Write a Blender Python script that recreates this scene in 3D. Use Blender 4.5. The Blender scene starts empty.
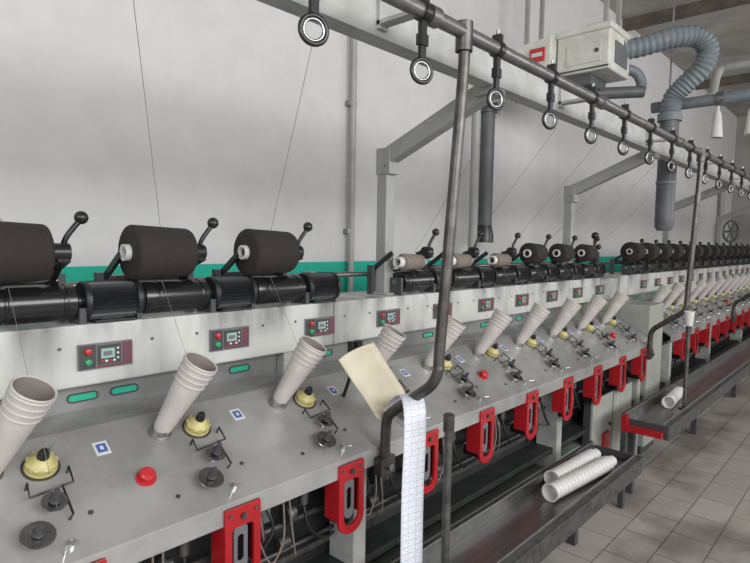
import bpy, math, random
from mathutils import Vector, Matrix
random.seed(7)
scene=bpy.context.scene
# ------------------------------------------------------------ materials
def nt(name):
    m=bpy.data.materials.new(name); m.use_nodes=True
    return m,m.node_tree,m.node_tree.nodes['Principled BSDF']
def mat(name,c,rough=.5,metal=0,var=.0,scale=8,c2=None,bump=0,bscale=60,stretch=None,spec=None,lo=.35,hi=.65,rvar=0):
    m,t,b=nt(name)
    b.inputs['Roughness'].default_value=rough; b.inputs['Metallic'].default_value=metal
    if spec is not None: b.inputs['Specular IOR Level'].default_value=spec
    col=(*c,1)
    if c2 is None: c2=tuple(x*(1-var) for x in c)
    if var>0 or c2!=c:
        tc=t.nodes.new('ShaderNodeTexCoord'); mp=t.nodes.new('ShaderNodeMapping')
        if stretch: mp.inputs['Scale'].default_value=stretch
        n=t.nodes.new('ShaderNodeTexNoise'); n.inputs['Scale'].default_value=scale; n.inputs['Detail'].default_value=6; n.inputs['Roughness'].default_value=.6
        r=t.nodes.new('ShaderNodeValToRGB'); r.color_ramp.elements[0].position=lo; r.color_ramp.elements[1].position=hi
        r.color_ramp.elements[0].color=(*c2,1); r.color_ramp.elements[1].color=col
        t.links.new(tc.outputs['Object'],mp.inputs['Vector']); t.links.new(mp.outputs[0],n.inputs['Vector'])
        t.links.new(n.outputs['Fac'],r.inputs[0]); t.links.new(r.outputs[0],b.inputs['Base Color'])
        if rvar:
            mr=t.nodes.new('ShaderNodeMapRange'); mr.inputs['To Min'].default_value=rough+rvar; mr.inputs['To Max'].default_value=rough-rvar
            t.links.new(n.outputs['Fac'],mr.inputs['Value']); t.links.new(mr.outputs[0],b.inputs['Roughness'])
    else: b.inputs['Base Color'].default_value=col
    if bump:
        tc=t.nodes.new('ShaderNodeTexCoord'); n=t.nodes.new('ShaderNodeTexNoise'); n.inputs['Scale'].default_value=bscale; n.inputs['Detail'].default_value=4
        bp=t.nodes.new('ShaderNodeBump'); bp.inputs['Strength'].default_value=bump; bp.inputs['Distance'].default_value=.01
        t.links.new(tc.outputs['Object'],n.inputs['Vector']); t.links.new(n.outputs['Fac'],bp.inputs['Height']); t.links.new(bp.outputs[0],b.inputs['Normal'])
    return m
DECK=mat('deck_paint',(.44,.435,.42),.25,.38,.42,3.5,bump=.04,bscale=40,lo=.3,hi=.62,rvar=.1)
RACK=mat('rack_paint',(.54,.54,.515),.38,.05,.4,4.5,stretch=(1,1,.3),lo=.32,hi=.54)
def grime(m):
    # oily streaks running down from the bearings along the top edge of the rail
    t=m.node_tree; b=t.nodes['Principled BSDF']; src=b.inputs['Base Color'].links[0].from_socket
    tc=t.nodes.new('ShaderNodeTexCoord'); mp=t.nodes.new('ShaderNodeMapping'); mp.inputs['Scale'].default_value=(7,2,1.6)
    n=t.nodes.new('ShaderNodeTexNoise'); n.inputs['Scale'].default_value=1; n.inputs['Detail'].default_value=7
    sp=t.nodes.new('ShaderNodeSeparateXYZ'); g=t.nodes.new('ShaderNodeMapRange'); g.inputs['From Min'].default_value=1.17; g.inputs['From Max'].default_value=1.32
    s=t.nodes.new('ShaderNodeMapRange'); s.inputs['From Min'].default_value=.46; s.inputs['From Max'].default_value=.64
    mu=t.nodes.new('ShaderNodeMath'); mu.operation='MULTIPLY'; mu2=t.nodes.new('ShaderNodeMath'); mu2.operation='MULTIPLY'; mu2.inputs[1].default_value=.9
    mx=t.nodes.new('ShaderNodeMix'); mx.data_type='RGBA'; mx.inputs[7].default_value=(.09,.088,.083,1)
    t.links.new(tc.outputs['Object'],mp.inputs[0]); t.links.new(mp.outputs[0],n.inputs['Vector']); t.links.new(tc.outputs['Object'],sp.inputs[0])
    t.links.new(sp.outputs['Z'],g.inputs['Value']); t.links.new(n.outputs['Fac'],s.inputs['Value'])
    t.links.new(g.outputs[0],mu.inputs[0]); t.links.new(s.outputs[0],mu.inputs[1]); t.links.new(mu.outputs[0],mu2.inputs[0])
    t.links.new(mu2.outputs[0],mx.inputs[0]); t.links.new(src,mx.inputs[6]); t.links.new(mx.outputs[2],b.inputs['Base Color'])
RISER=mat('riser_paint',(.25,.25,.24),.45,.1,.4,5)
LEG=mat('leg_paint',(.45,.45,.43),.4,.05,.4,5)
DIRT=mat('oily_dust',(.16,.15,.14),.7,0,.5,20)
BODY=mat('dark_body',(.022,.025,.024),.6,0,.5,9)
GREENG=mat('sage_green_paint',(.23,.27,.24),.45,0,.25,6)
CABM=mat('cabinet_light_paint',(.36,.37,.33),.45,0,.25,6)
ALU=mat('aluminium',(.42,.42,.42),.38,1,.25,15)
STEEL=mat('brushed_steel',(.36,.36,.36),.34,1,.35,10,stretch=(.2,3,3))
DSTEEL=mat('grimy_steel',(.16,.155,.15),.5,.8,.5,25)
CHROME=mat('chrome',(.75,.75,.75),.14,1)
RINGM=mat('worn_ring_steel',(.38,.38,.38),.25,1,.3,40)
BLACK=mat('black_plastic',(.012,.012,.013),.32)
RUBBER=mat('black_rubber_roller',(.012,.012,.013),.2,0,spec=.6,var=.3,scale=30)
MOTOR=mat('motor_black',(.016,.017,.019),.42,0,.3,30)
RED=mat('red_paint',(.44,.012,.018),.32,0,.3,12)
REDB=mat('red_button',(.48,.025,.03),.3)
GREENB=mat('green_button',(.03,.28,.12),.35)
LCD=mat('lcd_display',(.28,.42,.38),.2)
PURP=mat('maroon_label',(.13,.045,.065),.4)
CTRL=mat('control_grey',(.05,.05,.054),.4)
CTRL2=mat('control_panel_grey',(.14,.14,.145),.4)
YEL=mat('yellow_plastic',(.55,.49,.20),.4,0,.25,30)
BLUE=mat('blue_tag',(.05,.12,.36),.4)
WHITE=mat('white_plastic',(.64,.625,.60),.45,0,.08,10)
CONE=mat('paper_cone',(.52,.475,.45),.6,0,.14,25)
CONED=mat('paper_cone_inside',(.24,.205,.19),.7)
YARN=mat('brown_yarn',(.028,.020,.017),.85,0,.35,120,stretch=(6,.5,.5),bump=.25,bscale=250)
YARNP=mat('pale_yarn',(.22,.18,.155),.8,0,.3,60,bump=.2,bscale=200)
THREAD=mat('thread',(.2,.18,.17),.8)
SLOT=mat('green_plate',(.02,.40,.25),.35)
PIPE=mat('galvanised_pipe',(.25,.245,.24),.38,.75,.35,14,stretch=(1,4,4))
RODM=mat('worn_steel_rod',(.13,.12,.112),.4,.8,.45,18)
BEAM=mat('beam_grey_paint',(.46,.46,.44),.45,0,.3,7)
ARM=mat('arm_grey_paint',(.33,.33,.31),.45,0,.2,6)
DUCT=mat('duct_grey',(.11,.115,.12),.5,0,.3,8)
HOSE=mat('hose_grey_blue',(.18,.21,.225),.5,0,.2,10)
BLOW=mat('blower_cream',(.68,.67,.60),.5,0,.25,7)
SLOTG=mat('dark_slot',(.01,.01,.01),.8)
PAPER=mat('manila_paper',(.60,.54,.41),.4,0,.12,14,bump=.08,bscale=14)
WOOD=mat('brown_timber',(.13,.105,.085),.7,0,.4,6)
def label_mat():
    m,t,b=nt('printed_label_paper'); b.inputs['Roughness'].default_value=.55
    tc=t.nodes.new('ShaderNodeTexCoord')
    br=t.nodes.new('ShaderNodeTexBrick'); br.offset=0; br.inputs['Scale'].default_value=1
    br.inputs['Brick Width'].default_value=.0285; br.inputs['Row Height'].default_value=.02; br.inputs['Mortar Size'].default_value=.0012
    br.inputs['Color1'].default_value=(.78,.79,.82,1); br.inputs['Color2'].default_value=(.74,.76,.79,1); br.inputs['Mortar'].default_value=(.55,.58,.66,1)
    n=t.nodes.new('ShaderNodeTexNoise'); n.inputs['Scale'].default_value=300
    r=t.nodes.new('ShaderNodeValToRGB'); r.color_ramp.elements[0].position=.42; r.color_ramp.elements[1].position=.5
    r.color_ramp.elements[0].color=(.45,.48,.6,1); r.color_ramp.elements[1].color=(1,1,1,1)
    mx=t.nodes.new('ShaderNodeMix'); mx.data_type='RGBA'; mx.blend_type='MULTIPLY'; mx.inputs[0].default_value=.8
    t.links.new(tc.outputs['UV'],br.inputs['Vector']); t.links.new(tc.outputs['UV'],n.inputs['Vector'])
    t.links.new(n.outputs['Fac'],r.inputs[0]); t.links.new(br.outputs['Color'],mx.inputs[6]); t.links.new(r.outputs[0],mx.inputs[7])
    t.links.new(mx.outputs[2],b.inputs['Base Color']); return m
LABEL=label_mat()
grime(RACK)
def wall_mat():
    m,t,b=nt('plaster_wall'); b.inputs['Roughness'].default_value=.75
    tc=t.nodes.new('ShaderNodeTexCoord')
    def noise(s,d=6,vec=None):
        n=t.nodes.new('ShaderNodeTexNoise'); n.inputs['Scale'].default_value=s; n.inputs['Detail'].default_value=d
        t.links.new(vec or tc.outputs['Object'],n.inputs['Vector']); return n
    n1=noise(.7); n2=noise(9,8)
    r1=t.nodes.new('ShaderNodeValToRGB'); r1.color_ramp.elements[0].position=.3; r1.color_ramp.elements[1].position=.7
    r1.color_ramp.elements[0].color=(.55,.54,.535,1); r1.color_ramp.elements[1].color=(.61,.60,.595,1)
    r2=t.nodes.new('ShaderNodeValToRGB'); r2.color_ramp.elements[0].position=.35; r2.color_ramp.elements[1].position=.6
    r2.color_ramp.elements[0].color=(.95,.95,.945,1); r2.color_ramp.elements[1].color=(1,1,1,1)
    t.links.new(n1.outputs['Fac'],r1.inputs[0]); t.links.new(n2.outputs['Fac'],r2.inputs[0])
    mx=t.nodes.new('ShaderNodeMix'); mx.data_type='RGBA'; mx.blend_type='MULTIPLY'; mx.inputs[0].default_value=1
    t.links.new(r1.outputs[0],mx.inputs[6]); t.links.new(r2.outputs[0],mx.inputs[7])
    # painted green dado below 1.41 m
    sp=t.nodes.new('ShaderNodeSeparateXYZ'); t.links.new(tc.outputs['Object'],sp.inputs[0])
    lt=t.nodes.new('ShaderNodeMath'); lt.operation='LESS_THAN'; lt.inputs[1].default_value=1.42; t.links.new(sp.outputs['Z'],lt.inputs[0])
    m2=t.nodes.new('ShaderNodeMix'); m2.data_type='RGBA'; t.links.new(lt.outputs[0],m2.inputs[0])
    t.links.new(mx.outputs[2],m2.inputs[6]); m2.inputs[7].default_value=(.008,.37,.26,1)
    t.links.new(m2.outputs[2],b.inputs['Base Color'])
    bp=t.nodes.new('ShaderNodeBump'); bp.inputs['Strength'].default_value=.12; bp.inputs['Distance'].default_value=.02
    t.links.new(n2.outputs['Fac'],bp.inputs['Height']); t.links.new(bp.outputs[0],b.inputs['Normal'])
    return m
WALL=wall_mat()
OLDW=mat('stained_concrete',(.42,.40,.375),.85,0,.5,1.3,bump=.2,bscale=8,lo=.3,hi=.7)
CEIL=mat('ceiling_concrete',(.46,.43,.395),.85,0,.45,1.5,lo=.3,hi=.7)
def floor_mat():
    m,t,b=nt('tiled_floor')
    tc=t.nodes.new('ShaderNodeTexCoord')
    br=t.nodes.new('ShaderNodeTexBrick'); br.offset=.5; br.inputs['Scale'].default_value=1
    br.inputs['Brick Width'].default_value=.30; br.inputs['Row Height'].default_value=.20; br.inputs['Mortar Size'].default_value=.004
    br.inputs['Color1'].default_value=(.43,.395,.355,1); br.inputs['Color2'].default_value=(.37,.34,.305,1); br.inputs['Mortar'].default_value=(.21,.19,.17,1)
    n=t.nodes.new('ShaderNodeTexNoise'); n.inputs['Scale'].default_value=2.2; n.inputs['Detail'].default_value=8
    r=t.nodes.new('ShaderNodeValToRGB'); r.color_ramp.elements[0].position=.36; r.color_ramp.elements[1].position=.56
    r.color_ramp.elements[0].color=(.52,.51,.50,1); r.color_ramp.elements[1].color=(1,1,1,1)
    mx=t.nodes.new('ShaderNodeMix'); mx.data_type='RGBA'; mx.blend_type='MULTIPLY'; mx.inputs[0].default_value=1
    t.links.new(tc.outputs['Object'],br.inputs['Vector']); t.links.new(tc.outputs['Object'],n.inputs['Vector'])
    t.links.new(n.outputs['Fac'],r.inputs[0]); t.links.new(br.outputs['Color'],mx.inputs[6]); t.links.new(r.outputs[0],mx.inputs[7])
    t.links.new(mx.outputs[2],b.inputs['Base Color'])
    b.inputs['Roughness'].default_value=.42
    bp=t.nodes.new('ShaderNodeBump'); bp.inputs['Strength'].default_value=.25; bp.inputs['Distance'].default_value=.003; bp.invert=True
    t.links.new(br.outputs['Fac'],bp.inputs['Height']); t.links.new(bp.outputs[0],b.inputs['Normal'])
    return m
FLOOR=floor_mat()
# ------------------------------------------------------------ mesh builder
def basis(d):
    d=Vector(d).normalized(); h=Vector((0,0,1)) if abs(d.z)<.9 else Vector((1,0,0))
    a=d.cross(h).normalized(); return a,d.cross(a).normalized(),d
class M:
    def __init__(s): s.v=[];s.f=[];s.m=[];s.s=[];s.mats=[]
    def mi(s,m):
        if m not in s.mats: s.mats.append(m)
        return s.mats.index(m)
    def add(s,vs,fs,m,sm=False):
        o=len(s.v); s.v+= [tuple(v) for v in vs]; k=s.mi(m)
        for f in fs: s.f.append([o+i for i in f]); s.m.append(k); s.s.append(sm)
    def box(s,x0,x1,y0,y1,z0,z1,m):
        vs=[(x,y,z) for z in (z0,z1) for y in (y0,y1) for x in (x0,x1)]
        s.add(vs,[(0,2,3,1),(4,5,7,6),(0,1,5,4),(2,6,7,3),(0,4,6,2),(1,3,7,5)],m)
    def obox(s,c,ax,ay,az,m):
        c=Vector(c);ax,ay,az=Vector(ax),Vector(ay),Vector(az)
        vs=[c+ax*i+ay*j+az*k for k in(-1,1) for j in(-1,1) for i in(-1,1)]
        s.add(vs,[(0,2,3,1),(4,5,7,6),(0,1,5,4),(2,6,7,3),(0,4,6,2),(1,3,7,5)],m)
    def bar(s,p0,p1,w,h,m):  # rectangular bar between points
        p0,p1=Vector(p0),Vector(p1); a,b,d=basis(p1-p0)
        s.obox((p0+p1)/2,a*w/2,b*h/2,(p1-p0)/2,m)
    def lathe(s,p,d,prof,m,n=24,sm=True):
        p=Vector(p);a,b,d=basis(d); vs=[];fs=[]
        for t,r in prof:
            for i in range(n):
                w=2*math.pi*i/n; vs.append(p+d*t+(a*math.cos(w)+b*math.sin(w))*max(r,1e-5))
        for j in range(len(prof)-1):
            for i in range(n):
                k=(i+1)%n; fs.append((j*n+i,j*n+k,(j+1)*n+k,(j+1)*n+i))
        s.add(vs,fs,m,sm)
    def cyl(s,p0,p1,r0,m,r1=None,n=20,caps=True):
        r1=r0 if r1 is None else r1; p0,p1=Vector(p0),Vector(p1); L=(p1-p0).length
        s.lathe(p0,p1-p0,[(0,r0),(L,r1)],m,n)
        if caps:
            a,b,d=basis(p1-p0)
            for p,r in((p0,r0),(p1,r1)):
                vs=[p+(a*math.cos(2*math.pi*i/n)+b*math.sin(2*math.pi*i/n))*r for i in range(n)]
                s.add(vs,[tuple(range(n))],m)
    def sph(s,c,r,m,n=16):
        s.lathe(Vector(c)-Vector((0,0,r)),(0,0,1),[(r-r*math.cos(math.pi*i/10),r*math.sin(math.pi*i/10)) for i in range(11)],m,n)
    def tube(s,path,r,m,n=12,sub=1,caps=True):
        P=[Vector(p) for p in path]
        if sub>1:
            Q=[]
            for i in range(len(P)-1):
                a=P[max(i-1,0)];b=P[i];c=P[i+1];d=P[min(i+2,len(P)-1)]
                for k in range(sub):
                    t=k/sub; Q.append(.5*((2*b)+(c-a)*t+(2*a-5*b+4*c-d)*t*t+(3*b-a-3*c+d)*t**3))
            Q.append(P[-1]); P=Q
        vs=[];fs=[];N=len(P);prev=None
        for i in range(N):
            d=(P[min(i+1,N-1)]-P[max(i-1,0)]).normalized()
            if prev is None: a,b,_=basis(d)
            else: a=(prev-d*prev.dot(d)).normalized(); b=d.cross(a)
            prev=a; rr=r(i) if callable(r) else r
            for k in range(n):
                w=2*math.pi*k/n; vs.append(P[i]+(a*math.cos(w)+b*math.sin(w))*rr)
        for i in range(N-1):
            for k in range(n): fs.append((i*n+k,i*n+(k+1)%n,(i+1)*n+(k+1)%n,(i+1)*n+k))
        s.add(vs,fs,m,True)
        if caps: s.add(vs[:n],[tuple(range(n))],m); s.add(vs[-n:],[tuple(range(n))],m)
    def torus(s,c,nrm,R,r,m,n=28,k=10):
        a,b,d=basis(nrm);c=Vector(c);vs=[];fs=[]
        for i in range(n):
            w=2*math.pi*i/n; e=a*math.cos(w)+b*math.sin(w)
            for j in range(k):
                q=2*math.pi*j/k; vs.append(c+e*(R+r*math.cos(q))+d*r*math.sin(q))
        for i in range(n):
            for j in range(k): fs.append((i*k+j,((i+1)%n)*k+j,((i+1)%n)*k+(j+1)%k,i*k+(j+1)%k))
        s.add(vs,fs,m,True)
    def prism(s,prof,x0,x1,m):  # closed (y,z) polygon extruded on x
        n=len(prof); vs=[(x0,y,z) for y,z in prof]+[(x1,y,z) for y,z in prof]
        fs=[(i,(i+1)%n,n+(i+1)%n,n+i) for i in range(n)]+[tuple(range(n)),tuple(range(2*n-1,n-1,-1))]
        s.add(vs,fs,m)
    def ringplate(s,outer,inner,y0,y1,m): # (x,z) loops, extruded along y
        n=len(outer); vs=[]
        for y in(y0,y1):
            vs+=[(x,y,z) for x,z in outer]; vs+=[(x,y,z) for x,z in inner]
        fs=[]
        for i in range(n):
            j=(i+1)%n
            fs+=[(i,j,n+j,n+i),(2*n+i,3*n+i,3*n+j,2*n+j),(i,2*n+i,2*n+j,j),(n+i,n+j,3*n+j,3*n+i)]
        s.add(vs,fs,m)
    def obj(s,name,parent=None,loc=(0,0,0),bevel=0,smooth=True):
        me=bpy.data.meshes.new(name); me.from_pydata(s.v,[],s.f)
        for m in s.mats: me.materials.append(m)
        me.polygons.foreach_set('material_index',s.m); me.polygons.foreach_set('use_smooth',s.s); me.update()
        import bmesh
        bm=bmesh.new(); bm.from_mesh(me); bmesh.ops.recalc_face_normals(bm,faces=bm.faces)
        for e in bm.edges:
            if len(e.link_faces)==2 and e.calc_face_angle(0)>math.radians(38): e.smooth=False
        bm.to_mesh(me); bm.free()
        o=bpy.data.objects.new(name,me); scene.collection.objects.link(o); o.location=loc
        if parent: o.parent=parent
        if bevel:
            b=o.modifiers.new('bevel','BEVEL'); b.width=bevel; b.segments=2; b.limit_method='ANGLE'; b.angle_limit=math.radians(50)
        return o
def empty(name,loc=(0,0,0)):
    e=bpy.data.objects.new(name,None); scene.collection.objects.link(e); e.location=loc; e.empty_display_size=.1; return e
def inst(o,name,parent,loc):
    c=bpy.data.objects.new(name,o.data); scene.collection.objects.link(c); c.parent=parent; c.location=loc
    for md in o.modifiers:
        b=c.modifiers.new(md.name,md.type); b.width=md.width; b.segments=md.segments; b.limit_method=md.limit_method; b.angle_limit=md.angle_limit
    return c
DZ=lambda y: .115+.6*y
DN=Vector((0,-.6,1)).normalized()
DT=Vector((0,1,.6)).normalized()
PITCH=.41
# ------------------------------------------------------------ prototype parts, local x=0 is spindle
def proto_drum():
    m=M(); y,z=1.70,1.365
    m.lathe((-.07,y,z),(1,0,0),[(0,0),(0,.030),(.012,.030),(.012,.048),(.018,.051),(.05,.051),(.053,.048),(.058,.048),(.061,.051),(.19,.051),(.193,.048),(.2,.048),(.203,.051),(.225,.051),(.23,.046),(.23,.03),(.265,.03)],RUBBER,32)
    m.cyl((-.085,y,z),(-.07,y,z),.014,STEEL)
    N=56;vs=[];x0,x1=.19,.325
    for x in(x0,x1):
        for i in range(N):
            w=2*math.pi*i/N; r=.058 if i%2 else .049
            vs.append((x,y+r*math.cos(w),z+r*math.sin(w)))
    m.add(vs,[(i,(i+1)%N,N+(i+1)%N,N+i) for i in range(N)]+[tuple(range(N)),tuple(range(2*N-1,N-1,-1))],MOTOR)
    m.lathe((x0-.012,y,z),(1,0,0),[(0,0),(0,.054),(.004,.058),(.014,.058)],MOTOR,28)
    m.lathe((x1,y,z),(1,0,0),[(-.002,.058),(.012,.058),(.022,.05),(.022,0)],MOTOR,28)
    m.box(.225,.29,y-.03,y+.03,1.305,1.325,MOTOR); m.box(.2,.315,y-.05,y+.05,1.305,1.313,MOTOR)
    m.box(-.085,-.07,y-.04,y+.04,1.305,1.385,CTRL)
    m.box(.16,.178,y-.045,y+.045,1.305,1.35,CTRL)
    return m
def proto_cradle():
    m=M()
    m.cyl((-.13,1.80,1.42),(.16,1.80,1.42),.012,STEEL)
    m.box(-.15,-.125,1.785,1.815,1.305,1.44,CTRL); m.box(.15,.17,1.785,1.815,1.305,1.44,CTRL)
    m.bar((.13,1.80,1.42),(.125,1.67,1.505),.02,.035,BLACK)
    m.cyl((.098,1.67,1.505),(.14,1.67,1.505),.026,BLACK)
    m.tube([(.125,1.67,1.52),(.135,1.665,1.55),(.165,1.66,1.592)],.0075,BLACK,10,4)
    m.sph((.171,1.66,1.602),.0185,BLACK)
    m.obox((.122,1.69,1.49),(.016,0,0),(0,.035,-.012),(0,.008,.022),BLACK)
    m.bar((-.125,1.80,1.42),(-.118,1.69,1.50),.012,.02,BLACK)
    return m
def proto_pkg(rl,rr,L,ym):
    m=M(); c=L/2; y=1.67; z=1.505 if rl>.06 else 1.365+.053+rl
    m.lathe((-c,y,z),(1,0,0),[(0,.024),(0,rl-.01),(.004,rl-.003),(.010,rl),(L-.01,rr),(L-.004,rr-.003),(L,rr-.01),(L,.018)],ym,40)
    e=.016 if rl>.05 else .03
    m.lathe((-c-e,y,z),(1,0,0),[(.03,.018),(0,.018),(0,.025),(e+.004,.025)],WHITE,24)
    m.lathe((-c-.002,y,z),(1,0,0),[(0,.0),(0,.018)],SLOTG,20)
    m.lathe((c,y,z),(1,0,0),[(-.01,.02),(.018,.019),(.018,0)],WHITE,20)
    return m
def proto_ctrl():
    m=M(); y=1.65; z=1.213
    m.box(-.075,.075,y-.010,y,z-.036,z+.036,CTRL2)
    m.box(-.073,-.030,y-.012,y-.009,z-.033,z+.033,CTRL)
    m.box(-.024,.040,y-.013,y-.009,z-.024,z+.030,CTRL); m.box(-.016,.022,y-.0145,y-.012,z-.008,z+.020,LCD)
    m.box(-.010,.014,y-.0152,y-.014,z-.001,z+.012,CTRL2)
    for i in range(4): m.box(-.016+.011*i,-.009+.011*i,y-.0148,y-.012,z-.019,z-.013,WHITE if i%2 else REDB)
    m.box(.046,.073,y-.0115,y-.009,z-.033,z+.033,PURP)
    m.box(-.024,.046,y-.0115,y-.009,z-.034,z-.027,PURP)
    for i in range(3): m.cyl((.031,y-.012,z+.018-.014*i),(.031,y-.015,z+.018-.014*i),.0032,WHITE,n=10)
    m.lathe((-.051,y-.010,z+.016),(0,-1,0),[(0,.010),(.004,.010),(.007,.0085),(.011,.0085),(.012,.007),(.012,0)],REDB,18)
    m.lathe((-.051,y-.010,z-.014),(0,-1,0),[(0,.010),(.004,.010),(.007,.0085),(.010,.0085),(.011,.007),(.011,0)],GREENB,18)
    m.cyl((-.12,y,z+.03),(-.12,y-.002,z+.03),.005,DSTEEL,n=10); m.cyl((.14,y,z+.03),(.14,y-.002,z+.03),.005,DSTEEL,n=10)
    return m
def proto_slot(w=.078,h=.019):
    m=M(); n=20; o=[];i_=[]
    for i in range(n):
        a=2*math.pi*i/n; cx=(w/2-h/2)*(1 if math.cos(a)>0 else -1)
        o.append((cx+math.cos(a)*(h/2+.004),math.sin(a)*(h/2+.004))); i_.append((cx+math.cos(a)*h/2,math.sin(a)*h/2))
    m.ringplate(o,i_,-.004,0,CTRL)
    m.add([(x,-.001,z) for x,z in i_],[tuple(range(n))],SLOT)
    return m
def proto_deck():
    m=M()
    def P(x,y,h=0): return Vector((x,y,DZ(y)))+DN*h
    # stacked cones in holder
    b=P(-.105,1.485,0); ax=Vector((.30,-.42,.86)).normalized(); L=.238
    r0,r1=.024,.048
    prof=[(0,r0),(.008,r0)]
    for i in range(1,12): prof.append((L*.72*i/11,r0+(r1-r0)*.72*i/11))
    t=L*.72
    for i in range(4):
        rr=r0+(r1-r0)*t/L; prof+=[(t,rr+.0005),(t+.002,rr+.003),(t+.005,rr+.003),(t+.007,rr+.001)]; t+=L*.075
    prof+=[(L-.004,r1),(L,r1+.002),(L+.003,r1),(L+.001,r1-.004)]
    m.lathe(b,ax,prof,CONE,32)
    m.lathe(b,ax,[(L+.001,r1-.004),(L*.5,r0+.3*(r1-r0)),(L*.4,0)],CONED,32)
    m.lathe(P(-.105,1.485,.0),DN,[(0,.032),(.004,.032),(.006,.028),(.02,.024)],ALU,24)
    # yellow tension knob
    m.lathe(P(0,1.47),DN,[(0,.036),(.004,.036),(.006,.029),(.012,.029),(.014,.033),(.020,.033),(.024,.027),(.032,.021),(.036,.014),(.036,0)],YEL,28)
    for i in range(10):
        w=2*math.pi*i/10; a,bb,_=basis(DN); e=a*math.cos(w)+bb*math.sin(w)
        m.obox(P(0,1.47,.017)+e*.032,e*.003,DN.cross(e)*.004,DN*.005,YEL)
    m.lathe(P(0,1.47,.001),DN,[(0,.042),(.002,.042),(.002,.034)],DSTEEL,24)
    m.lathe(P(0,1.47,.034),DN,[(0,.013),(.006,.014),(.02,.011),(.026,.007),(.027,0)],BLACK,16)
    m.cyl(P(.012,1.475,.03),P(.02,1.478,.062),.004,GREENG,n=8)
    # black wire frame
    h=.022
    m.tube([P(-.045,1.425,0),P(-.045,1.425,h),P(-.05,1.39,h),P(.045,1.40,h),P(.048,1.44,h),P(.048,1.44,0)],.0028,BLACK,8)
    m.tube([P(.02,1.40,h),P(.02,1.33,h*.8),P(.015,1.33,0)],.0028,BLACK,8)
    # disc tensioners
    for (x,y,s) in((-.008,1.365,.95),(-.06,1.305,1.2)):
        m.cyl(P(x,y,0),P(x,y,.03),.006,CHROME,n=12)
        m.lathe(P(x,y,.018),DN,[(0,0),(0,.010*s),(.002,.022*s),(.006,.028*s),(.007,.029*s),(.009,.028*s),(.008,.018*s),(.010,.008*s),(.014,0)],RINGM,26)
        m.lathe(P(x,y,.030),DN,[(0,.009),(.002,.014),(.005,.014),(.007,.009),(.018,.009),(.022,.007),(.032,.006),(.034,0)],CTRL,14)
    m.lathe(P(.0,1.275,0),DN,[(0,.008),(.012,.008),(.014,0)],CHROME,14)
    m.tube([P(-.02,1.26,0),P(-.02,1.26,.035),P(-.012,1.25,.045),P(-.004,1.26,.035)],.0025,CHROME,8)
    m.cyl(P(.06,1.33,0),P(.06,1.33,.003),.006,DSTEEL,n=10); m.cyl(P(-.15,1.30,0),P(-.15,1.30,.003),.006,DSTEEL,n=10)
    return m
def proto_tag():
    m=M()
    for hx,hy,mm,h in((.018,.022,WHITE,.0015),(.012,.014,BLUE,.0025),(.004,.006,WHITE,.0032)):
        c=Vector((.145,1.48,DZ(1.48)))+DN*(h/2); m.obox(c,(hx,0,0),DT*hy,DN*h/2,mm)
    return m
def proto_bracket():
    m=M(); xc=.0; top=.845; bot=.612; w=.056; Y0=1.232
    def loop(w,t,b,rb,rt):
        segs=[]
        for k in range(9): a=math.pi-k*math.pi/16; segs.append((xc-w+rt+rt*math.cos(a),t-rt+rt*math.sin(a)))
        for k in range(9): a=math.pi/2-k*math.pi/16; segs.append((xc+w-rt+rt*math.cos(a),t-rt+rt*math.sin(a)))
        for k in range(9): a=-k*math.pi/16; segs.append((xc+w-rb+rb*math.cos(a),b+rb+rb*math.sin(a)))
        for k in range(9): a=-math.pi/2-k*math.pi/16; segs.append((xc-w+rb+rb*math.cos(a),b+rb+rb*math.sin(a)))
        return segs
    o=loop(w,top,bot,.05,.006); i_=loop(.034,top-.055,bot+.026,.0339,.012)
    m.ringplate(o,i_,Y0,Y0+.010,RED)
    m.box(xc-w,xc-w+.006,Y0+.01,1.30,bot+.05,top,RED); m.box(xc+w-.006,xc+w,Y0+.01,1.30,bot+.05,top,RED)
    m.box(xc-w,xc+w,Y0+.003,1.25,top-.006,top,RED)
    # hinged guide plate inside the opening
    o2=loop(.022,top-.062,bot+.045,.0219,.01); i2=loop(.010,top-.085,bot+.075,.0099,.0099)
    m.ringplate(o2,i2,Y0+.012,Y0+.017,CTRL2)
    m.box(xc-.05,xc+.05,1.275,1.28,bot+.05,top-.01,BLACK)
    m.cyl((xc,Y0-.006,top-.028),(xc,Y0,top-.028),.009,DSTEEL,n=12)
    for dx in(-.04,.04): m.cyl((xc+dx,Y0-.004,top-.02),(xc+dx,Y0,top-.02),.005,STEEL,n=8)
    m.cyl((xc,1.26,bot+.03),(xc,1.34,bot+.03),.02,BLACK)
    # underside mechanism
    m.cyl((-.12,1.33,.72),(-.12,1.33,.79),.016,DSTEEL,n=12); m.cyl((.13,1.32,.66),(.13,1.36,.80),.008,DSTEEL,n=10)
    m.tube([(-.12,1.33,.72),(-.11,1.31,.64),(-.04,1.32,.58),(.03,1.35,.56)],.006,BLACK,8,5)
    m.tube([(.12,1.34,.80),(.15,1.30,.70),(.10,1.31,.62),(.16,1.34,.53)],.005,BLACK,8,5)
    m.tube([(.07,1.30,.79),(.09,1.28,.68),(.14,1.29,.60),(.19,1.30,.66),(.2,1.32,.78)],.003,YARNP,8,5)
    m.tube([(-.16,1.36,.80),(-.19,1.3,.68),(-.15,1.33,.56)],.003,YARNP,8,5)
    m.box(.09,.17,1.34,1.38,.70,.76,CTRL2); m.cyl((-.2,1.36,.60),(-.16,1.36,.60),.022,DSTEEL,n=14)
    m.lathe((.22,1.34,.70),(1,0,0),[(0,0),(0,.03),(.01,.034),(.02,.034),(.02,.02),(.04,.02),(.04,0)],DSTEEL,16)
    return m
PROTO={}
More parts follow.
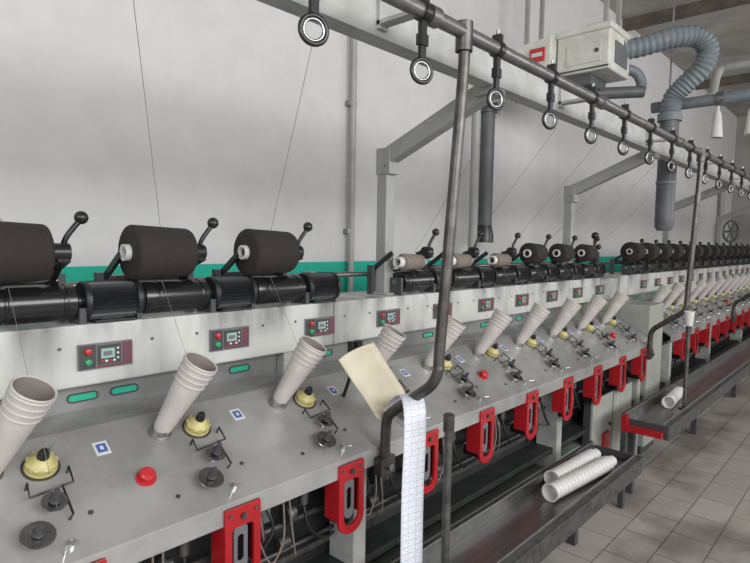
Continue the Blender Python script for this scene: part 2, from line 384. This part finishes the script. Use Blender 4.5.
def P_(key,fn,name,parent,loc,bevel=0):
    if key not in PROTO:
        o=fn().obj(name,parent,loc,bevel); PROTO[key]=o; return o
    return inst(PROTO[key],name,parent,loc)
def machine(x0,x1,units,pk,seams,legs,estops):
    e=empty('yarn_winding_machine')
    cuts=[x0]+[s for s in seams if x0<s<x1]+[x1]
    for a,b in zip(cuts[:-1],cuts[1:]):
        a+=.0015;b-=.0015; m=M()
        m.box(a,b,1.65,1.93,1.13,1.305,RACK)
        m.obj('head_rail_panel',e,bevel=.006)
        m=M()
        m.prism([(1.24,.859),(1.55,1.045),(1.60,1.05),(1.70,1.05),(1.70,1.035),(1.56,1.03),(1.252,.845),(1.252,.80),(1.24,.80)],a,b,DECK)
        m.obj('sloping_deck_panel',e,bevel=.003)
        m=M(); m.box(a,b,1.70,1.74,.92,1.14,RISER); m.obj('rear_riser_panel',e)
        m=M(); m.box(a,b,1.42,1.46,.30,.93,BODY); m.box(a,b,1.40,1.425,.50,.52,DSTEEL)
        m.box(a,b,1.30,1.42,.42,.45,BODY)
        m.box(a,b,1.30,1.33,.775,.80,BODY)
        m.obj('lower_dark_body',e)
    m=M()
    m.box(x0,x1,1.34,1.40,.24,.33,GREENG); m.box(x0,x1,1.70,1.78,.20,.30,GREENG)
    for lx in legs:
        m.box(lx-.03,lx+.03,1.28,1.40,.0,.80,LEG); m.box(lx-.03,lx+.03,1.66,1.86,0,1.13,LEG); m.box(lx-.03,lx+.03,1.3,1.8,.1,.2,GREENG)
        m.box(lx-.06,lx+.06,1.25,1.44,0,.02,CTRL)
    m.obj('support_legs',e,bevel=.003)
    m=M(); m.cyl((x0,1.36,.66),(x1,1.36,.66),.010,DSTEEL); m.cyl((x0,1.38,.56),(x1,1.38,.56),.008,DSTEEL)
    m.cyl((x0+.02,1.82,1.40),(x1-.02,1.82,1.40),.012,STEEL)
    for s in seams:
        if x0<s<x1: m.box(s-.012,s+.012,1.78,1.84,1.305,1.42,LEG)
    m.obj('long_drive_shafts',e)
    for i,X in enumerate(units):
        t=pk[i]
        P_('ctrl',proto_ctrl,'control_box',e,(X+.225,0,0))
        P_('slot',proto_slot,'green_slot_window',e,(X+.30,1.70,1.088))
        if i%2==0: inst(PROTO['slot'],'green_slot_window',e,(X+.18,1.70,1.088))
        P_('deck',proto_deck,'deck_fittings',e,(X,0,0))
        P_('tag',proto_tag,'blue_number_tag',e,(X,0,0))
        P_('brk',proto_bracket,'red_guide_bracket',e,(X,0,0),.001)
        if t:
            P_('drum',proto_drum,'drum_and_motor',e,(X,0,0))
            P_('cradle',proto_cradle,'cradle_with_ball_lever',e,(X,0,0))
            if t=='B': P_('pB',lambda:proto_pkg(.083,.076,.19,YARN),'brown_yarn_cone',e,(X-.01,0,0))
            if t=='M': P_('pM',lambda:proto_pkg(.066,.058,.17,YARN),'brown_yarn_cone',e,(X,0,-.01))
            if t=='S': P_('pS',lambda:proto_pkg(.040,.034,.15,YARNP),'pale_yarn_tube',e,(X,0,0))
    for x in estops:
        m=M(); p=Vector((x,1.37,DZ(1.37)))
        m.lathe(p,DN,[(0,.026),(.003,.026),(.004,.012),(.012,.012),(.013,.019),(.020,.020),(.025,.016),(.027,0)],REDB,26)
        m.obj('emergency_stop_button',e)
    return e
U1=[.43+PITCH*k for k in range(-2,10)]
T1=['B','B','B','B','B',None,'S','S','S','M','M','M']
m1=machine(-1.0,4.36,U1,T1,[-.085,1.555,3.195],[-.3,1.34,2.9,4.2],[.64,2.24,3.88])
# yarn threads belong to the running machine
m=M()
for i,X in enumerate(U1):
    if T1[i] and i>0:
        b=Vector((X-.02,1.64,1.578 if T1[i]=='B' else 1.5))
        if X-.38>-1.4: m.cyl(Vector((X-.40,.98,1.998)),b,.0007,THREAD,n=5)
        c=Vector((X-.01,1.33,DZ(1.33)+.035)); m.cyl(c,Vector((X-.01,1.655,1.42)),.0006,THREAD,n=5)
m.obj('yarn_threads',m1)
U2=[5.15+PITCH*k for k in range(0,15)]
m2=machine(4.80,11.2,U2,['B']*15,[6.28,7.92,9.56],[4.95,6.3,7.9,9.5,11.1],[5.8,7.44])
# end cabinet
e=m1
m=M(); m.box(4.37,4.70,1.28,1.90,.06,1.12,CABM); m.box(4.38,4.78,1.66,1.92,1.12,1.29,LEG); m.obj('end_cabinet_body',e,bevel=.008)
m=M(); m.box(3.34,4.02,1.27,1.285,.06,.62,CABM); m.box(3.34,4.02,1.285,1.33,.02,.60,CTRL); m.box(3.66,3.665,1.266,1.272,.08,.61,CTRL)
m.obj('end_cabinet_doors',e,bevel=.003)
m=M(); m.box(4.38,4.69,1.30,1.88,0,.06,CTRL); m.box(3.50,3.60,1.255,1.27,.20,.38,RED); m.cyl((3.62,1.26,.42),(3.62,1.27,.42),.012,BLACK); m.obj('end_cabinet_plinth_and_lock',e)
# ------------------------------------------------------------ trays
def tray(x0,x1,y0,y1,z,legs,tilt=0):
    e=empty('cone_collection_tray')
    m=M(); m.box(x0,x1,y0,y1,z-.004,z,STEEL); m.box(x0,x1,y0-.03,y0,z-.05,z+.03,DSTEEL); m.box(x0,x1,y0,y0+.004,z,z+.045,ALU)
    m.box(x0,x1,y1,y1+.004,z-.01,z+.055,ALU); m.box(x0,x1,y1+.004,y1+.02,z+.035,z+.055,DSTEEL)
    m.box(x1,x1+.01,y0-.03,y1,z-.02,z+.035,CTRL); m.box(x0-.01,x0,y0-.03,y1,z-.02,z+.035,CTRL)
    m.obj('tray_channel',e,bevel=.002)
    m=M()
    for lx in legs:
        m.box(lx-.02,lx+.02,y0,y1+.05,z-.045,z-.005,CTRL); m.box(lx-.02,lx+.02,y1,y1+.04,0,z-.04,CTRL)
    m.obj('tray_supports',e)
    return e
t1=tray(-1.5,2.98,.905,1.12,.45,[-.9,.4,1.7,2.8])
t2=tray(3.44,11.2,.905,1.12,.50,[3.65,5.2,6.8,8.4,10.5])
m=M()
m.box(3.38,3.424,.90,1.12,.47,.50,RED); m.box(3.38,3.424,1.09,1.12,.50,.56,RED); m.box(3.38,3.42,1.09,1.12,0,.47,CTRL); m.obj('red_tray_end_bracket')
# ------------------------------------------------------------ stacks of cones lying on tray
def lying(p,q,n,name='nested_paper_cone_stack'):
    p=Vector(p);q=Vector(q);L=(q-p).length-.006
    m=M(); prof=[(0,0),(0,.026),(.05,.030)]; t=.05
    for i in range(n):
        prof+=[(t,.031),(t+.002,.037),(t+.006,.037),(t+.008,.033)]; t+=(L-.05)/n
    prof+=[(L,.036),(L+.003,.040),(L+.006,.040),(L+.006,.034),(L-.05,.02),(L-.05,0)]
    m.lathe(p,q-p,prof,WHITE,24); return m.obj(name)
lying((2.80,.962,.492),(2.24,1.020,.492),16)
lying((2.84,1.055,.492),(2.38,1.078,.492),13)
lying((4.35,1.05,.542),(3.95,1.02,.542),12)
# ------------------------------------------------------------ overhead thread guide rail
rail=empty('overhead_thread_guide_rail')
m=M(); m.cyl((-1.5,.98,2.175),(11.2,.98,2.175),.021,PIPE,n=24); m.obj('rail_pipe',rail)
m=M()
m.box(-1.5,11.2,1.17,1.18,2.16,2.30,BEAM); m.box(-1.5,11.2,1.18,1.24,2.16,2.17,BEAM); m.box(-1.5,11.2,1.18,1.24,2.29,2.30,BEAM)
m.obj('channel_beam',rail,bevel=.002)
m=M(); x=.05
while x<11:
    m.box(x-.02,x+.02,.975,1.17,2.192,2.204,BEAM); m.box(x-.02,x+.02,1.158,1.17,2.18,2.28,BEAM)
    m.lathe((x-.02,.98,2.175),(1,0,0),[(0,.021),(0,.028),(.04,.028),(.04,.021)],PIPE,20)
    x+=1.23
m.obj('rail_clips',rail)
def proto_ring():
    m=M()
    m.lathe((-.012,.98,2.175),(1,0,0),[(0,.021),(0,.027),(.024,.027),(.024,.021)],BLACK,20)
    m.box(-.010,.010,.965,.995,2.19,2.22,BLACK); m.cyl((0,.98,2.22),(0,.98,2.235),.006,STEEL,n=8)
    m.prism([(.972,2.155),(.988,2.155),(.985,2.052),(.975,2.052)],-.011,.011,BLACK)
    m.box(-.015,.015,.970,.990,2.085,2.115,BLACK)
    nr=Vector((-.35,-.9,0))
    m.torus((0,.98,2.018),nr,.031,.0062,BLACK,32); m.torus((0,.98,2.018),nr,.0238,.0038,RINGM,32)
    return m
x=.85-.39; k=0
while x<11:
    P_('ring',proto_ring,'thread_guide_eyelet',rail,(x,0,0)); x+=.39 if k<9 else .41; k+=1
for ax in(-.4,1.98,4.0,6.4,8.8):
    m=M(); y=1.76
    m.bar((ax,y,1.305),(ax,y,1.965),.06,.06,ARM)
    m.bar((ax,y+.012,1.93),(ax,1.20,2.17),.06,.075,ARM)
    m.box(ax-.05,ax+.05,y-.06,y+.06,1.305,1.315,ARM)
    m.box(ax-.035,ax+.035,y-.05,y+.035,1.86,1.98,ARM)
    m.box(ax-.05,ax+.05,1.175,1.26,2.13,2.165,ARM)
    for s in(-.036,.036): m.cyl((ax+s-.002,y-.02,1.90),(ax+s+.002,y-.02,1.90),.01,STEEL,n=8)
    m.obj('beam_support_arm',rail,bevel=.004)
for ox in(0,2.80,5.6):
    e=M()
    e.tube([(1.44+ox,.98,2.15),(1.44+ox,.98,2.05),(1.41+ox,.99,1.6),(1.385+ox,1.0,1.22),(1.38+ox,1.0,1.16),(1.375+ox,1.02,1.115),(1.38+ox,1.07,1.075),(1.385+ox,1.16,1.01),(1.39+ox,1.205,.97),(1.395+ox,1.22,.92),(1.395+ox,1.222,.80),(1.395+ox,1.222,.76)],.0175,RODM,16,6)
    e.lathe((1.44+ox,.98,2.12),(0,0,1),[(0,.018),(0,.026),(.085,.026),(.085,.0)],RODM,18)
    e.box(1.36+ox,1.43+ox,1.205,1.238,.77,.83,RODM)
    e.cyl((1.395+ox,1.19,.80),(1.395+ox,1.236,.80),.012,STEEL,n=6)
    e.obj('bent_steel_rod')
for X,zb,par in((1.365,.45,t1),(4.03,.50,t2),(6.7,.50,t2)):
    e=M(); Y=.945
    e.cyl((X,Y,zb),(X,Y,1.02),.0125,DSTEEL); e.lathe((X,Y,.99),(0,0,1),[(0,.0125),(0,.017),(.05,.017),(.054,.012),(.054,0)],RODM,18)
    e.lathe((X,Y,zb),(0,0,1),[(0,.035),(.008,.035),(.01,.016)],CTRL,18)
    e.obj('tray_guide_post',par)
m=M(); m.lathe((4.03,.945,1.045),(0,0,1),[(0,.018),(0,.022),(.09,.030),(.094,.030),(.09,.025),(.02,.016),(.02,0)],WHITE,20); m.obj('white_paper_cone')
# ------------------------------------------------------------ label papers
def ribbon(name,path,width,matr,th=.0008,sub=8,curl=0,up=(0,0,1)):
    P=[Vector(p) for p in path];Q=[]
    for i in range(len(P)-1):
        a=P[max(i-1,0)];b=P[i];c=P[i+1];d=P[min(i+2,len(P)-1)]
        for k in range(sub):
            t=k/sub; Q.append(.5*((2*b)+(c-a)*t+(2*a-5*b+4*c-d)*t*t+(3*b-a-3*c+d)*t**3))
    Q.append(P[-1])
    me=bpy.data.meshes.new(name); vs=[];fs=[];L=0;ls=[0]
    for i,q in enumerate(Q):
        if i: L+=(q-Q[i-1]).length; ls.append(L)
        for j in range(7):
            u=(j/6-.5); vs.append(q+Vector(width)*u+Vector(up)*curl*(4*u*u))
    W=Vector(width).length
    for i in range(len(Q)-1):
        for j in range(6): fs.append((i*7+j,i*7+j+1,(i+1)*7+j+1,(i+1)*7+j))
    me.from_pydata(vs,[],fs); ul=me.uv_layers.new()
    for p in me.polygons:
        p.use_smooth=True
        for li in p.loop_indices:
            vi=me.loops[li].vertex_index; ul.data[li].uv=((vi%7)/6*W,ls[vi//7])
    me.materials.append(matr)
    o=bpy.data.objects.new(name,me); scene.collection.objects.link(o)
    s=o.modifiers.new('thick','SOLIDIFY'); s.thickness=th; return o
ribbon('printed_label_strip',[(1.43,1.215,.99),(1.42,1.17,1.038),(1.385,1.11,1.065),(1.34,1.055,1.035),(1.325,1.04,.94),(1.32,1.04,.80),(1.315,1.035,.62),(1.315,1.03,.50),(1.318,1.00,.462),(1.32,.95,.458)],(.083,-.02,0),LABEL)
ribbon('manila_paper_sheet',[(1.275,1.265,1.20),(1.32,1.25,1.13),(1.375,1.238,1.055),(1.42,1.225,.985)],(.15,-.01,.04),PAPER,th=.004,curl=-.018,up=(0,1,0))
m=M(); m.tube([(1.42,1.45,.985),(1.37,1.36,1.10),(1.31,1.28,1.195),(1.30,1.262,1.225)],.007,BLACK,10,4); m.box(1.28,1.33,1.272,1.292,1.175,1.225,BLACK); m.obj('paper_clip_holder',m1)
# ------------------------------------------------------------ travelling blower
bl=empty('overhead_blower_unit')
m=M(); m.box(4.20,4.62,1.60,2.0,2.84,3.14,BLOW); m.box(4.18,4.64,1.585,2.01,3.12,3.17,BLOW)
m.prism([(2.01,2.88),(2.44,2.88),(2.44,3.03),(2.34,3.11),(2.01,3.14)],4.12,4.6,BLOW); m.obj('blower_housing',bl,bevel=.012)
m=M(); m.box(4.25,4.55,1.75,2.2,2.76,2.87,DUCT); m.box(4.105,4.12,2.06,2.18,2.96,3.06,REDB); m.box(4.103,4.106,2.075,2.165,2.995,3.025,WHITE)
m.box(4.193,4.2,1.66,1.92,2.90,3.06,BLOW); m.cyl((4.185,1.69,2.98),(4.2,1.69,2.98),.015,CTRL,n=12)
for i in range(4): m.box(4.112,4.122,2.22,2.40,2.91+.028*i,2.922+.028*i,CTRL)
m.box(4.19,4.2,1.60,2.0,2.855,2.865,CTRL); m.box(4.11,4.12,2.02,2.43,2.885,2.892,CTRL)
m.box(4.3,4.55,1.592,1.60,2.9,3.06,CTRL2)
m.lathe((4.42,1.78,3.17),(0,0,1),[(0,.11),(.05,.11),(.06,.10),(.06,0)],BLOW,24); m.obj('blower_covers_and_label',bl,bevel=.003)
m=M()
m.lathe((4.08,2.10,2.78),(1,0,0),[(0,0),(0,.08),(.05,.10),(.18,.10)],DUCT,24)
m.tube([(4.25,2.30,2.80),(4.1,2.38,2.80),(4.02,2.46,2.76),(4.0,2.47,2.66)],.07,DUCT,18,5)
m.cyl((4.0,2.47,2.68),(4.0,2.47,1.70),.056,DUCT,n=22); m.lathe((4.0,2.47,2.60),(0,0,1),[(0,.056),(0,.075),(.03,.075),(.03,.056)],DUCT,22)
m.lathe((4.0,2.47,1.56),(0,0,1),[(0,0),(0,.075),(.05,.075),(.14,.056)],BLACK,20)
m.obj('rear_suction_duct',bl)
m=M(); m.cyl((3.75,2.42,2.62),(3.75,2.42,0),.035,ARM,n=16); m.cyl((3.75,2.42,2.62),(4.3,2.2,2.84),.035,ARM,n=16); m.obj('rear_support_pipe',bl)
m=M()
pts=[(4.56,1.68,3.06),(4.66,1.52,3.09),(4.76,1.34,3.14),(4.86,1.20,3.14),(4.91,1.13,3.05),(4.91,1.16,2.92),(4.90,1.27,2.81),(4.9,1.35,2.72),(4.9,1.37,2.58)]
m.tube(pts,lambda i:.070+(.009 if i%2 else 0),HOSE,22,9)
m.lathe((4.53,1.70,3.06),(.45,-.9,.12),[(0,.09),(.08,.09),(.08,.075)],DUCT,22)
m.obj('ribbed_hose',bl)
m=M(); m.cyl((4.9,1.37,2.62),(4.9,1.37,1.76),.07,DUCT,n=26); m.lathe((4.9,1.37,1.68),(0,0,1),[(0,0),(0,.05),(.03,.067),(.09,.07)],DUCT,24)
m.lathe((4.9,1.37,2.54),(0,0,1),[(0,.07),(0,.088),(.06,.088),(.06,.07)],HOSE,24); m.lathe((4.9,1.37,2.05),(0,0,1),[(0,.07),(0,.076),(.02,.076),(.02,.07)],HOSE,24)
m.obj('front_suction_duct',bl)
m=M(); m.cyl((4.12,2.3,2.72),(4.72,1.52,2.76),.045,DUCT,n=18); m.tube([(4.6,1.72,2.95),(4.72,1.6,2.93),(4.76,1.55,2.84),(4.72,1.55,2.75)],.04,HOSE,14,6)
m.obj('blower_side_pipes',bl)
m=M()
for x in(4.3,4.55): m.box(x-.015,x+.015,1.66,1.69,3.12,4.3,ARM); m.box(x-.015,x+.015,2.3,2.33,3.05,4.3,ARM)
m.obj('blower_hangers',bl)
e=empty('overhead_air_pipe')
m=M(); m.cyl((5.15,1.58,2.72),(5.15,-.8,2.72),.045,HOSE,n=22)
for y in(1.5,1.1,.5): m.lathe((5.15,y,2.72),(0,-1,0),[(0,.045),(0,.056),(.05,.056),(.05,.045)],PIPE,22)
for y in(1.45,-.5): m.cyl((5.15,y,2.75),(5.15,y,4.3),.008,STEEL,n=8)
m.obj('lower_pipe',e)
m=M(); m.cyl((5.4,1.10,3.02),(5.4,-.8,3.02),.035,ARM,n=20); m.tube([(5.4,1.12,3.02),(5.38,1.16,2.98),(5.3,1.17,2.8),(5.15,1.17,2.74)],.035,ARM,16,5)
for y in(.9,-.5): m.cyl((5.4,y,3.03),(5.4,y,4.3),.008,STEEL,n=8)
m.obj('upper_pipe',e)
for y in(1.09,.86):
    m=M(); m.lathe((5.15,y,2.42),(0,0,1),[(0,.045),(.18,.028),(.21,.012),(.27,.01)],WHITE,18); m.lathe((5.15,y,2.43),(0,0,1),[(0,.044),(.17,.025)],CONED,18); m.obj('hanging_white_cup',e)
# wall pipe and valve
m=M(); m.cyl((2.55,2.555,0),(2.55,2.555,3.0),.02,ARM,n=14); m.tube([(2.55,2.555,2.98),(2.55,2.555,3.05),(2.55,2.58,3.1)],.015,ARM,14,3)
for z in(1.6,2.4): m.box(2.52,2.58,2.55,2.598,z,z+.03,STEEL)
m.obj('wall_conduit_pipe')
e=empty('pipe_hand_wheel_valve')
m=M(); c=Vector((12.6,2.33,1.87)); m.torus(c,(-.5,-1,0),.2,.02,DUCT)
a,b,_=basis((-.5,-1,0))
for i in range(3):
    w=math.pi*i/3; d=a*math.cos(w)+b*math.sin(w); m.cyl(c-d*.2,c+d*.2,.012,DUCT,n=8)
m.cyl(c,(12.7,2.50,1.87),.02,DUCT); m.obj('wheel',e)
m=M(); m.cyl((12.7,2.53,0),(12.7,2.53,3.2),.05,ARM); m.obj('riser_pipe',e)
m=M(); m.cyl((4.55,1.78,1.29),(4.55,1.78,1.60),.012,BLACK); m.sph((4.55,1.78,1.63),.03,BLACK); m.box(4.52,4.58,1.75,1.81,1.42,1.50,BLACK); m.sph((4.58,1.76,1.54),.022,BLACK); m.obj('black_control_lever',m1)
# ------------------------------------------------------------ room
m=M(); m.box(-4,14.2,-4.5,2.8,-.1,0,FLOOR); m.obj('floor')
m=M(); m.box(-4,14.2,2.6,2.8,0,4.3,WALL); m.obj('wall_back')
m=M(); m.box(14.0,14.2,-4.5,2.6,0,4.3,OLDW); m.obj('wall_end')
m=M(); m.box(-4,14.2,-4.5,2.8,4.3,4.4,CEIL); m.obj('ceiling')
for i,x in enumerate((7.2,10.6)):
    m=M(); m.box(x,x+.10,-4.5,2.6,4.18,4.3,WOOD); m.obj('trim_%d'%(i+1))
# ------------------------------------------------------------ lights
def area(name,loc,target,sx,sy,power,col=(1,1,1)):
    l=bpy.data.lights.new(name,'AREA'); l.shape='RECTANGLE'; l.size=sx; l.size_y=sy; l.energy=power; l.color=col
    o=bpy.data.objects.new(name,l); scene.collection.objects.link(o); o.location=loc
    o.rotation_euler=(Vector(target)-Vector(loc)).to_track_quat('-Z','Y').to_euler(); return o
area('window_light_side',(1.0,-4.2,3.1),(1.4,2.0,1.6),6,2.0,330,(.98,.99,1))
area('window_light_left',(-3.8,-1.0,2.8),(2,2,1.6),3,2.2,100,(.95,.98,1))
area('fill_light_far',(9,-4.2,2.6),(8,2,1.6),5,2,160,(1,.99,.98))  # added fill lamp, brightens the far wall and ceiling corner
w=bpy.data.worlds.new('World'); scene.world=w; w.use_nodes=True
w.node_tree.nodes['Background'].inputs[0].default_value=(.95,.97,1,1); w.node_tree.nodes['Background'].inputs[1].default_value=.5
# ------------------------------------------------------------ camera
p=math.radians(4.04);a=math.radians(42.57);roll=.018
F=Vector((math.cos(a)*math.cos(p),math.sin(a)*math.cos(p),-math.sin(p)))
R=Vector((math.sin(a),-math.cos(a),0)); U=R.cross(F)
R2=(R+U*roll).normalized(); U2=(U-R*roll).normalized()
cam=bpy.data.cameras.new('camera'); co=bpy.data.objects.new('camera',cam); scene.collection.objects.link(co)
cam.sensor_width=36; cam.lens=563/750*36; cam.clip_start=.05
mt=Matrix((R2,U2,-F)).transposed().to_4x4(); mt.translation=(0,0,1.55); co.matrix_world=mt
scene.camera=co
try:
    scene.view_settings.view_transform='Standard'; scene.view_settings.exposure=0
except Exception: pass
